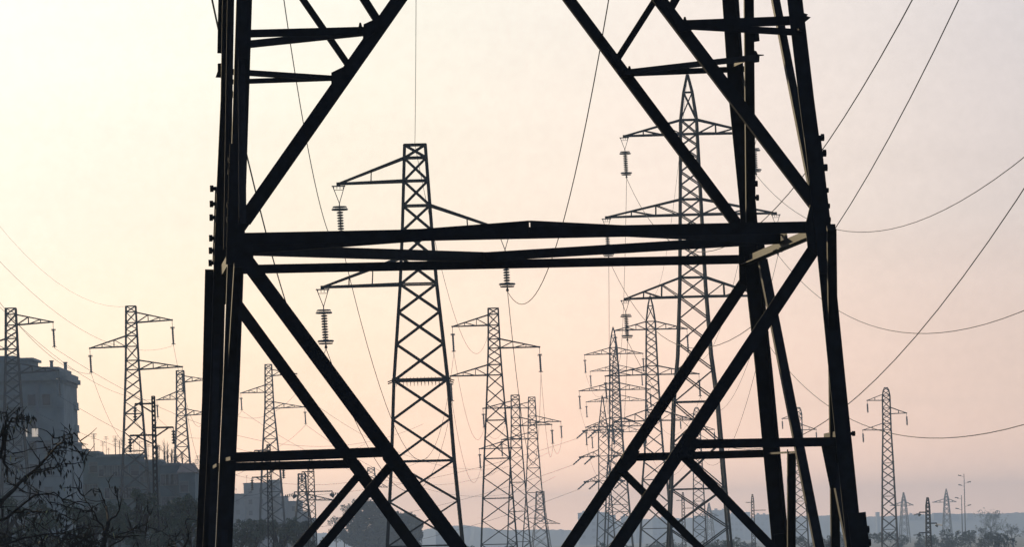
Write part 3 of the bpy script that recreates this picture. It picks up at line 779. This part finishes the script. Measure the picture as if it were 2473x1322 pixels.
random.seed(11)
# tall block with rounded corner
def rounded(x0, x1, y0, y1, r, n=6):
    pts = [(x0, y0)]
    for k in range(n + 1):
        t = -math.pi / 2 + (math.pi / 2) * k / n; pts.append((x1 - r + r * math.cos(t), y0 + r + r * math.sin(t)))
    return pts + [(x1, y1), (x0, y1)]
dT = 650.
c0 = at(151, 900, dT); xr = c0.x; zr = at(120, 886, dT).z
base = Vector((xr, dT, 0)); T = thing('apartment_block', 'tall dark apartment block with rounded corner and heavy cornice at the left edge', 'building', base)
zw = zr - 2.1; DP = 21.
mb = MB(); prism(mb, rounded(-26, 0, 0, DP, 1.1), 0, zw); mb.build('wall', M_WALL, T)
mb = MB(); prism(mb, rounded(-26.1, .12, -.12, DP + .1, 1.2), zw, zw + .4); prism(mb, rounded(-26.4, .45, -.45, DP + .5, 1.4), zw + .4, zw + .95)
prism(mb, rounded(-26.2, .2, -.2, DP + .3, 1.3), zw + .95, zw + 1.45); prism(mb, rounded(-26, -.6, .5, DP - .3, 1.6), zw + 1.45, zw + 2.1); mb.build('cornice', M_TRIM, T)
mb = MB(); prism(mb, rounded(-24, -4.2, 3, 14, .5), zw + 2.1, zw + 3.05); prism(mb, rounded(-24.3, -3.8, 2.7, 14.3, .6), zw + 3.05, zw + 3.35); prism(mb, rounded(-24, -6.2, 4, 13, .6), zw + 3.35, zw + 3.7); mb.build('penthouse', M_WALL, T)
for x_, y_, h_ in ((-1.6, 3, .7), (-.9, 15, .9)):
    mb = MB(); mb.box(x_ - .18, x_ + .18, y_, y_ + .5, zw + 1.9, zw + 2.1 + h_); mb.box(x_ - .25, x_ + .25, y_ - .07, y_ + .57, zw + 2.1 + h_, zw + 2.25 + h_); mb.build('chimney', M_WALL, T)
windows(T, -13.6, -1.2, 1, zw - .4, 0, 7, 2.85, .95, 1.35, skip=.05)
for (xp, w_) in ((62, .2), (81, .18), (88, .22)):
    q = at(xp, 1046, dT); mb = MB(); mb.box(q.x - base.x - w_, q.x - base.x + w_, -.2, -.11, q.z - .5, q.z + .5); mb.build('sky_glint_window', M_GLINT, T)  # glowing boxes on the wall imitate panes mirroring the sky
for f in range(8):
    z = zw - 1.9 - f * 2.85
    mb = MB(); prism(mb, rounded(-.9, .30, 15.5, 20.3, .3), z - .95, z - .8); prism(mb, rounded(-.9, .24, 15.6, 20.2, .3), z - .8, z); mb.build('balcony', M_WALL, T)
    mb = MB(); mb.box(-10.6, -5.2, -.95, -.0, z - .95, z - .8); mb.box(-10.6, -5.2, -.95, -.87, z - .8, z); mb.build('balcony', M_TRIM, T)
    mb = MB(); mb.box(-26, .03, -.05, .02, z - 1.05, z - .95); mb.build('floor_band', M_TRIM, T)
for x_ in (-14.2, -8.0, -3.2):
    mb = MB(); mb.box(x_ - .2, x_ + .2, -.16, .02, 0, zw - .02); mb.build('pilaster', M_WALL2, T)
# annex
def block(label, px0, px1, pyt, d, depth, nwin, m=M_WALL, parapet=.35, fh=3.0, ww=1.0, wh=1.3, roof=None, ants=0, rz=0., cat='building', top_boxes=(), name='apartment_block', skip=.12):
    a = at(px0, pyt, d); b = at(px1, pyt, d); H = (a.z + b.z) / 2; cx = (a.x + b.x) / 2; hw_ = (b.x - a.x) / 2
    T = thing(name, label, cat, (cx, d, 0), rz)
    mb = MB(); mb.box(-hw_, hw_, 0, depth, 0, H - parapet); mb.build('wall', m, T)
    mb = MB()
    if roof == 'gable':
        i = 0; o = .3; zt = H - parapet
        mb.v = [(-hw_ - o, -o, zt), (hw_ + o, -o, zt), (hw_ + o, depth + o, zt), (-hw_ - o, depth + o, zt), (-hw_ + hw_ * .25, depth / 2, H + .9), (hw_ - hw_ * .25, depth / 2, H + .9)]
        mb.f = [(0, 1, 5, 4), (1, 2, 5), (2, 3, 4, 5), (3, 0, 4), (3, 2, 1, 0)]; mb.build('roof', M_ROOF, T)
    else:
        mb.box(-hw_ - .2, hw_ + .2, -.2, depth + .2, H - parapet, H - parapet + .14); mb.box(-hw_ - .08, hw_ + .08, -.08, depth + .08, H - parapet + .14, H); mb.build('roof_edge', M_TRIM, T)
    for (fx0, fx1, h_) in top_boxes:
        mb = MB(); mb.box(-hw_ + 2 * hw_ * fx0, -hw_ + 2 * hw_ * fx1, depth * .25, depth * .7, H, H + h_); mb.box(-hw_ + 2 * hw_ * fx0 - .12, -hw_ + 2 * hw_ * fx1 + .12, depth * .25 - .12, depth * .7 + .12, H + h_, H + h_ + .12); mb.build('roof_hut', m, T)
    if nwin: windows(T, -hw_ + .3, hw_ - .3, .6, H - parapet - .2, 0, nwin, fh, ww, wh, skip=skip)
    for k in range(ants):
        x_ = random.uniform(-hw_ * .9, hw_ * .9); h_ = random.uniform(.9, 2.6); y_ = random.uniform(.5, depth - .5); mb = MB()
        mb.bar((x_, y_, H - .2), (x_, y_, H + h_), .05)
        for q in range(random.randint(2, 5)):
            zz = H + h_ - q * .16 - .05; l_ = random.uniform(.18, .42); mb.bar((x_ - l_, y_, zz), (x_ + l_, y_, zz), .035)
        mb.build('roof_aerial', M_STEEL, T)
    return T, H
block('narrow annex wall against the right side of the tall apartment block', 156, 176, 1066, 660, 14, 1, fh=2.9, wh=1.1, ww=.4)
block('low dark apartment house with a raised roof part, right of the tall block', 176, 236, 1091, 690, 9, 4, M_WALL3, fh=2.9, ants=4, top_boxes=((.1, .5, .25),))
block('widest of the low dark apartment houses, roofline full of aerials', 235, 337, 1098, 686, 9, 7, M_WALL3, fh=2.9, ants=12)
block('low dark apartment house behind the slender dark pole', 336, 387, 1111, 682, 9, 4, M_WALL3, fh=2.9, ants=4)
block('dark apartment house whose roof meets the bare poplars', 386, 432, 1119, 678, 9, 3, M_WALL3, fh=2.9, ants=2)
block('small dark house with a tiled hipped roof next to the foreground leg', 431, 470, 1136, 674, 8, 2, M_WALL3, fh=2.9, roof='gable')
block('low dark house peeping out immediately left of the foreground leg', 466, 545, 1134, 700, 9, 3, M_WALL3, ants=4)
# pale building complex beyond
block('pale boxy apartment building with the highest flat roof, behind the hazy pylon', 588, 646, 1167, 1480, 14, 2, M_WALL2, ants=3, fh=3.1)
block('pale stair tower rising at the right end of the boxy apartment building', 645, 674, 1160, 1484, 10, 1, M_WALL2, ants=1)
block('lower pale wing left of the boxy apartment building, beside the foreground leg', 530, 590, 1194, 1477, 14, 2, M_WALL2, ants=2)
block('pale wing stepping down right of the stair tower', 673, 692, 1199, 1479, 12, 1, M_WALL2, ants=1)
block('pale flat wing ending below the short faint pylon', 691, 727, 1211, 1482, 12, 1, M_WALL2, ants=2)
block('lowest pale annex at the right end of the stepped building', 726, 741, 1236, 1485, 10, 0, M_WALL2)
block('grey shed roof left of the wide lattice pole', 738, 760, 1252, 1200, 9, 0, M_WALL)
# far city
far = [(1396, 1470, 1239, 2100, 'lilac far block with a toothed roof left of the slim pointed pylon'), (1470, 1487, 1245, 2150, 'narrow far block behind the feet of the slim pointed pylon'),
       (1500, 1532, 1248, 2300, 'far block between the feet of the slim and mid-sized pointed pylons'), (1534, 1552, 1243, 2350, 'small far block just left of the mid-sized pointed pylon'),
       (1575, 1612, 1252, 2400, 'far block between the feet of the mid-sized pointed pylon'), (1676, 1703, 1247, 2500, 'far block behind the faint slim pole of the large pointed pylon'),
       (1721, 1761, 1233, 2400, 'far block standing highest on the skyline right of the large pointed pylon'), (1761, 1795, 1243, 2420, 'far flat block right of the highest skyline block'),
       (1796, 1812, 1238, 2450, 'tiny far block left of the faint slim pole'), (1824, 1858, 1244, 2500, 'far block hugging the wide foreground leg on its left'),
       (2118, 2124, 1238, 2500, 'tiny far chimney-like block left of the lone slim pylon'), (2193, 2232, 1244, 2600, 'long far block right of the first spire-like pylon'),
       (2255, 2278, 1240, 2600, 'far block left of the second spire-like pylon'), (2297, 2316, 1243, 2600, 'far block right of the second spire-like pylon'), (2336, 2350, 1241, 2600, 'tiny far block right of the lamp masts'),
       (1052, 1100, 1284, 1700, 'pale low block beyond the right foot of the large flat-topped pylon')]
for x0, x1, y_, d_, lab in far:
    block(lab, x0, x1, y_, d_ * 2.3, 25, 3 if x1 - x0 > 30 else 0, M_WALL2, fh=6, ww=3, wh=3, parapet=.8, ants=3 if x1 - x0 > 30 else 1, name='far_building', top_boxes=((.15, .3, 1.6), (.6, .72, 1.2)) if x1 - x0 > 30 else ())
# ------------------------------------------------------------------ vegetation
def leafcloud(mb, c, rx, ry, rz, n, size, shell=.0):
    for _ in range(n):
        while True:
            p = Vector((random.uniform(-1, 1), random.uniform(-1, 1), random.uniform(-1, 1)))
            if shell < p.length < 1: break
        q = Vector((c[0] + p.x * rx, c[1] + p.y * ry, c[2] + p.z * rz))
        u = Vector((random.gauss(0, 1), random.gauss(0, 1), random.gauss(0, 1))).normalized() * size * random.uniform(.5, 1.2)
        v = u.cross(Vector((random.gauss(0, 1), random.gauss(0, 1), random.gauss(0, 1)))).normalized() * size * random.uniform(.3, .7)
        mb.quad(q - u, q - v, q + u, q + v)
def crown_tree(label, px, pyt, d, blobs, m=M_GREEN, name='tree', trunkr=.3, leaf=None, dens=1., cat='tree', group=None):
    """blobs: (photo column, photo row, radius in photo px)"""
    s = F / d; c0 = at(px, pyt, d); T = thing(name, label, cat, (c0.x, d, 0), 0, group)
    mb = MB(); cen = []
    for (bx, by, br) in blobs:
        q = at(bx, by, d) - Vector((c0.x, d, 0)); r = br / s; q.y += random.uniform(-.5, .5) * r; cen.append((q, r))
        leafcloud(mb, q, r, r, r * .85, int(330 * dens), leaf or r * .17)
        for _ in range(7):
            t = random.uniform(0, 2 * math.pi); e = random.uniform(-.3, 1.2)
            qq = q + Vector((math.cos(t) * math.cos(e), math.sin(t) * .8, math.sin(e))) * r * .92
            leafcloud(mb, qq, r * .28, r * .28, r * .22, int(40 * dens), (leaf or r * .17) * .8)
    mb.build('crown', m, T)
    tb = MB(); zc = min(q.z for q, r in cen)
    tb.tube([(0, 0, 0), (.15, 0, zc * .5), (0, 0, max(.5, zc - .2))], [trunkr, trunkr * .8, trunkr * .6], 8)
    for q, r in cen: tb.tube([(0, 0, max(.4, zc - .8)), (q.x * .5, q.y * .5, (q.z + zc) / 2 - .2), q], [trunkr * .5, trunkr * .35, trunkr * .12], 5)
    tb.build('trunk', M_BARK, T)
    return T
random.seed(21)
crown_tree('domed dark evergreen, tallest of those below the crossing braces', 895, 1205, 1300, [(897, 1228, 20), (875, 1240, 22), (918, 1250, 22), (858, 1262, 26), (895, 1275, 34), (930, 1280, 28), (850, 1295, 28), (880, 1310, 34), (920, 1315, 32)], dens=2.)
crown_tree('broad domed evergreen sloping down right behind the large flat-topped pylon', 970, 1240, 1308, [(962, 1256, 20), (985, 1258, 20), (1006, 1268, 17), (945, 1268, 22), (975, 1282, 30), (1002, 1290, 20), (950, 1300, 30), (990, 1310, 30), (1012, 1272, 10)], dens=2.)
crown_tree('ragged small tree clump at the left edge of the evergreen domes', 828, 1222, 1290, [(830, 1229, 10), (845, 1226, 9), (857, 1215, 9), (838, 1240, 8), (866, 1222, 10)], dens=.5, trunkr=.15)
crown_tree('loose leafy bush left of the evergreen domes', 810, 1255, 1280, [(806, 1256, 9), (797, 1264, 8), (820, 1258, 8), (815, 1272, 12), (802, 1285, 10), (826, 1285, 12), (815, 1300, 14)], dens=.5, trunkr=.15, name='bush', cat='bush')
# dark trees under the left buildings
k = 0
labs = ['dark tree under the low roofs, left of the slender pole', 'dark round tree right of the slender pole base', 'dark leafy tree hugging the foreground leg from the left',
        'greyish tree low between the two left foreground legs and the pole', 'greyish tree crown below the boxy building', 'greyish tree crown right of the slender pole under the boxy building',
        'greyish bushy tree left of the wide lattice pole', 'low greyish tree under the wide lattice pole']
for (x, y, d, r), lab in zip(((265, 1230, 330, 45), (400, 1240, 340, 34), (452, 1205, 345, 40), (560, 1290, 420, 38), (610, 1268, 480, 34), (675, 1272, 490, 34), (720, 1270, 500, 26), (765, 1312, 500, 24)), labs):
    bl = [(x + random.uniform(-r, r), y + random.uniform(-.2, 1.6) * r, r * random.uniform(.35, .6)) for _ in range(11)]
    crown_tree(lab, x, y, d, bl, M_SCRUB, dens=.6)
for (x, y, d, r), lab in zip(((205, 1205, 300, 42), (330, 1195, 310, 40), (462, 1245, 300, 42), (380, 1290, 280, 44), (300, 1300, 290, 44), (70, 1225, 260, 44), (150, 1255, 250, 44), (5, 1200, 270, 40)),
        ('dark tree against the right foot of the tall block', 'dark tree covering the middle of the low roofs', 'dark tree low beside the foreground leg', 'darkest bushy tree at the bottom right of the slender pole', 'darkest bushy tree at the bottom left of the slender pole',
         'dark tree behind the bare limb, in front of the tall block', 'dark tree low in front of the tall block, near its right corner', 'dark tree cut by the left edge of the view')):
    bl = [(x + random.uniform(-1.2 * r, 1.2 * r), y + random.uniform(0, 2.4) * r, r * random.uniform(.3, .55)) for _ in range(14)]
    crown_tree(lab, x, y, d, bl, M_SCRUB, dens=.6)
# poplars (bare, upright twigs)
def poplar(label, px, pyt, pyb, d, n=40, wpx=6):
    a = at(px, pyt, d); T = thing('poplar_tree', label, 'tree', (a.x, d, 0)); s = F / d
    zb = at(px, pyb, d).z; mb = MB(); mb.tube([(0, 0, 0), (0, 0, zb), (0, 0, a.z)], [.16, .12, .02], 6); mb.build('trunk', M_BARK, T)
    mb = MB()
    for _ in range(n):
        z = zb + (a.z - zb) * random.uniform(-.2, .8); t = random.uniform(0, 6.28); L = random.uniform(.3, .9) * (1 - (z - zb) / (a.z - zb + .01) * .6)
        w_ = wpx / s * random.uniform(.3, 1)
        mb.tube([(0, 0, z), (math.cos(t) * w_ * .7, math.sin(t) * w_ * .7, z + L * .6), (math.cos(t) * w_, math.sin(t) * w_, z + L * 1.4)], [.03, .02, .01], 4)
    mb.build('crown', M_BARK, T)
for (x, y0, y1, lab) in ((396, 1060, 1120, 'thickest bare poplar behind the low roofs'), (404, 1068, 1122, 'slim bare poplar hard against the thickest one'), (414, 1084, 1122, 'short bare poplar right of the thick pair'),
                     (421, 1076, 1122, 'bare poplar nearest the smaller flat-topped pylon, left side'), (380, 1072, 1118, 'spindly bare poplar behind the slender pole'), (440, 1090, 1135, 'thin bare poplar seen through the smaller flat-topped pylon')):
    poplar(lab, x, y0, y1, 780)
# right-hand shrubs and trees
random.seed(5)
spots = []
for i in range(22):
    x = 1035 + i * 66 + random.uniform(-18, 18); d = random.uniform(750, 1300)
    y = horizon(x) + random.uniform(6, 22) if x > 1500 else horizon(x) + random.uniform(14, 24)
    spots.append((x, y, d, random.uniform(22, 40)))
for i, (x, y, d, r) in enumerate(spots):
    bl = [(x + random.uniform(-1.1, 1.1) * r, y + 6 + random.uniform(0, 1.0) * r, r * random.uniform(.3, .5)) for _ in range(8)]
    ref = ['at the feet of the large flat-topped pylon', 'under the clustered flat-topped pylons', 'in the gap left of the pointed pylons', 'below the pointed pylons', 'below the large pointed pylon', 'among the right-hand foreground legs', 'at the foot of the lone slim pylon', 'below the small pointed pole', 'at the lower right edge'][min(8, int(i / 2.5))]
    nth = ['first', 'second', 'third'][i - [int(q / 2.5) for q in range(22)].index(int(i / 2.5))]
    crown_tree('low hazy green bush %s, %s from the left' % (ref, nth), x, y, d, bl, M_SCRUB, name='bush', dens=.45, trunkr=.12, cat='bush', group='hazy bushes along the bottom of the view')
def bare_tree(label, px, pyt, d, spread, m=M_BARK, leaves=0, seed=1, n0=7, lsz=.1, lm=None):
    random.seed(seed); a = at(px, pyt, d); T = thing('tree', label, 'tree', (a.x, d, 0)); H = a.z
    wb, lb = MB(), MB()
    def grow(p, dr, L, r, dep):
        pts = [p]; rr = [r]; q = p; dd = dr.copy()
        for k in range(4):
            dd = (dd + Vector((random.gauss(0, .16), random.gauss(0, .16), random.gauss(.04, .12)))).normalized(); q = q + dd * L / 4; pts.append(q); rr.append(r * (1 - .17 * (k + 1)))
        wb.tube(pts, rr, 5 if dep else 4)
        if leaves and dep <= 1:
            for _ in range(leaves):
                c = random.choice(pts[1:]); leafcloud(lb, c, .25, .25, .3, 3, lsz)
        if dep > 0:
            for k in range(random.randint(3, 5)):
                t = random.choice(pts[2:]); nd = (dd + Vector((random.gauss(0, .6), random.gauss(0, .6), random.gauss(.1, .4)))).normalized()
                grow(t, nd, L * random.uniform(.5, .75), r * .5, dep - 1)
    wb.tube([(0, 0, 0), (.1, 0, H * .35)], [.22, .17], 8)
    for k in range(n0):
        grow(Vector((.1, 0, H * random.uniform(.25, .36))), Vector((random.uniform(-1, 1) * spread, random.uniform(-1, 1) * spread, 1)).normalized(), H * .36, .1, 3)
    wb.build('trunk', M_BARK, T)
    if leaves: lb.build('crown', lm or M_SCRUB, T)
bare_tree('loose half-bare green tree in the lower right corner', 2445, 1262, 1500, .9, leaves=1, seed=4, n0=5, lsz=.16)
bare_tree('half-bare green tree left of the one in the lower right corner', 2385, 1266, 1500, .8, leaves=1, seed=9, n0=5, lsz=.16)
bare_tree('pale bare tree rising on the skyline behind the corner trees', 2392, 1228, 2600, .9, leaves=1, seed=14, lsz=.3)
bare_tree('thin bare tree between the rightmost foreground leg braces', 1996, 1285, 600, .7, seed=17)
# foreground leafy tree at lower left: hand-placed limbs, twigs, hanging dry leaves
def fore_tree(label, base_px, d, limbs, twigs, nleaf, seed, lsize=.055, rl=1., pale=12):
    random.seed(seed); b0 = at(base_px, 1300, d); T = thing('tree', label, 'tree', (b0.x, d, 0)); o = Vector((b0.x, d, 0))
    wb, lb, pb = MB(), MB(), MB(); nodes = []
    for (pts, r0, r1) in limbs:
        P = []
        for k, (x, y) in enumerate(pts):
            if y > 2000: q = Vector((b0.x, d, 0))
            else: q = at(x, y, d + random.uniform(-.6, .6))
            P.append(q - o)
        # refine with small wobble
        R_ = []
        Q = []
        for i in range(len(P) - 1):
            n = 4
            for k in range(n):
                Q.append(P[i].lerp(P[i + 1], k / n) + (Vector((random.gauss(0, .012), random.gauss(0, .05), random.gauss(0, .012))) if k else Vector()))
        Q.append(P[-1]); R_ = [r0 + (r1 - r0) * k / (len(Q) - 1) for k in range(len(Q))]
        wb.tube(Q, R_, 7); nodes += [(Q[k], (Q[min(k + 1, len(Q) - 1)] - Q[k - 1]).normalized(), R_[k]) for k in range(2, len(Q)) if Q[k].z > 4.5]
    for _ in range(twigs):
        p, dr, r = random.choice(nodes); L = random.uniform(.1, .34)
        dd = (dr * .6 + Vector((random.gauss(0, .7), random.gauss(0, .7), random.gauss(.1, .6)))).normalized(); Q = [p]; q = p
        for k in range(4):
            dd = (dd + Vector((random.gauss(0, .2), random.gauss(0, .2), random.gauss(0, .2)))).normalized(); q = q + dd * L / 4; Q.append(q)
        wb.tube(Q, [.008, .007, .0055, .004, .0025], 4)
        if len(nodes) < 900: nodes.append((Q[-1], dd, .005)); nodes.append((Q[2], dd, .006))
    def leaf(B, p, s):
        tip = p + Vector((random.gauss(0, .25), random.gauss(0, .25), -1)).normalized() * s * random.uniform(1.2, 2.4)
        mid = p.lerp(tip, .45); u = Vector((random.gauss(0, 1), random.gauss(0, 1), random.gauss(0, .2))).normalized() * s * random.uniform(.2, .42)
        cv = Vector((random.gauss(0, .1), random.gauss(0, .1), 0)) * s
        B.quad(p, mid - u + cv, tip, mid + u)
    clumps = [random.choice(nodes)[0] for _ in range(max(1, nleaf // 6))]
    for _ in range(nleaf):
        c = random.choice(clumps); leaf(lb, c + Vector((random.gauss(0, .05), random.gauss(0, .07), random.gauss(0, .05))), lsize)
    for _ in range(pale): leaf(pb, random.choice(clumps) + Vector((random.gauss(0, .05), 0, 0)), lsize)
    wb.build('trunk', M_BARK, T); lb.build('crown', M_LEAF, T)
    if pale: pb.build('pale_leaves', M_LEAF2, T)  # a few leaves of a paler colour, scattered at random
    return T
fore_tree('dark foreground tree with hanging dry leaves, long limb reaching right across the tall block', -40, 66,
    [([(-40, 2500), (-45, 1500), (-25, 1290), (5, 1210)], .10, .034), ([(5, 1210), (60, 1155), (110, 1110), (150, 1070), (178, 1046)], .027, .005),
     ([(-20, 1270), (30, 1240), (70, 1232), (110, 1240)], .02, .006), ([(-30, 1200), (0, 1100), (14, 1030), (18, 990)], .03, .01), ([(-5, 1060), (30, 1010), (60, 1005)], .02, .006),
     ([(14, 1040), (12, 1100), (18, 1165)], .02, .012), ([(110, 1110), (128, 1075), (126, 1048)], .01, .004), ([(-30, 1330), (60, 1300), (150, 1290), (210, 1300)], .016, .005),
     ([(30, 1240), (80, 1200), (130, 1190), (180, 1215)], .015, .005), ([(80, 1142), (130, 1130), (160, 1128)], .01, .004)],
    170, 330, 31, .045, pale=10)
fore_tree('dark forked shrub rising at the bottom edge left of the slender pole', 250, 72,
    [([(250, 2500), (246, 1500), (250, 1322), (262, 1262)], .06, .028), ([(262, 1262), (256, 1225), (238, 1180)], .02, .006), ([(262, 1262), (284, 1240), (292, 1200)], .016, .004),
     ([(256, 1290), (232, 1250), (212, 1215), (200, 1205)], .014, .004), ([(250, 1330), (215, 1310), (170, 1290)], .018, .005), ([(255, 1330), (300, 1300), (330, 1270)], .014, .004)],
    80, 60, 33, .04, pale=1)
fore_tree('thin dark shrub tips at the bottom edge close to the foreground leg', 440, 80,
    [([(440, 2500), (438, 1500), (440, 1340), (455, 1290)], .05, .01), ([(440, 1340), (420, 1310), (405, 1295)], .012, .004)],
    40, 30, 35, .04, pale=0)
random.seed(77)
fore_tree('tangled dark thicket along the bottom edge in the left corner', 120, 78,
    [([(120, 2500), (110, 1500), (110, 1330)], .07, .03), ([(110, 1345), (60, 1315), (20, 1300)], .02, .006), ([(110, 1345), (150, 1310), (165, 1270)], .02, .006), ([(110, 1345), (190, 1325), (240, 1312)], .02, .006),
     ([(110, 1345), (100, 1300), (80, 1270)], .02, .006), ([(150, 1345), (200, 1330), (320, 1325)], .02, .006), ([(60, 1345), (20, 1330), (-20, 1310)], .02, .006)],
    200, 380, 37, .055, pale=4)
# ------------------------------------------------------------------ haze
hz = MB(); hz.box(-1400, 1400, -120, 6650, -1, 62)
hm = bpy.data.materials.new('haze'); hm.use_nodes = True; t = hm.node_tree; t.nodes.clear()
pv = t.nodes.new('ShaderNodeVolumePrincipled'); pv.inputs['Density'].default_value = HAZE; pv.inputs['Color'].default_value = (.66, .81, 1.0, 1); pv.inputs['Anisotropy'].default_value = .15
oo = t.nodes.new('ShaderNodeOutputMaterial'); t.links.new(pv.outputs[0], oo.inputs['Volume'])
o = hz.build('haze', hm, kind='stuff'); tag(o, 'pale bluish evening haze filling the air over the plain', 'haze')
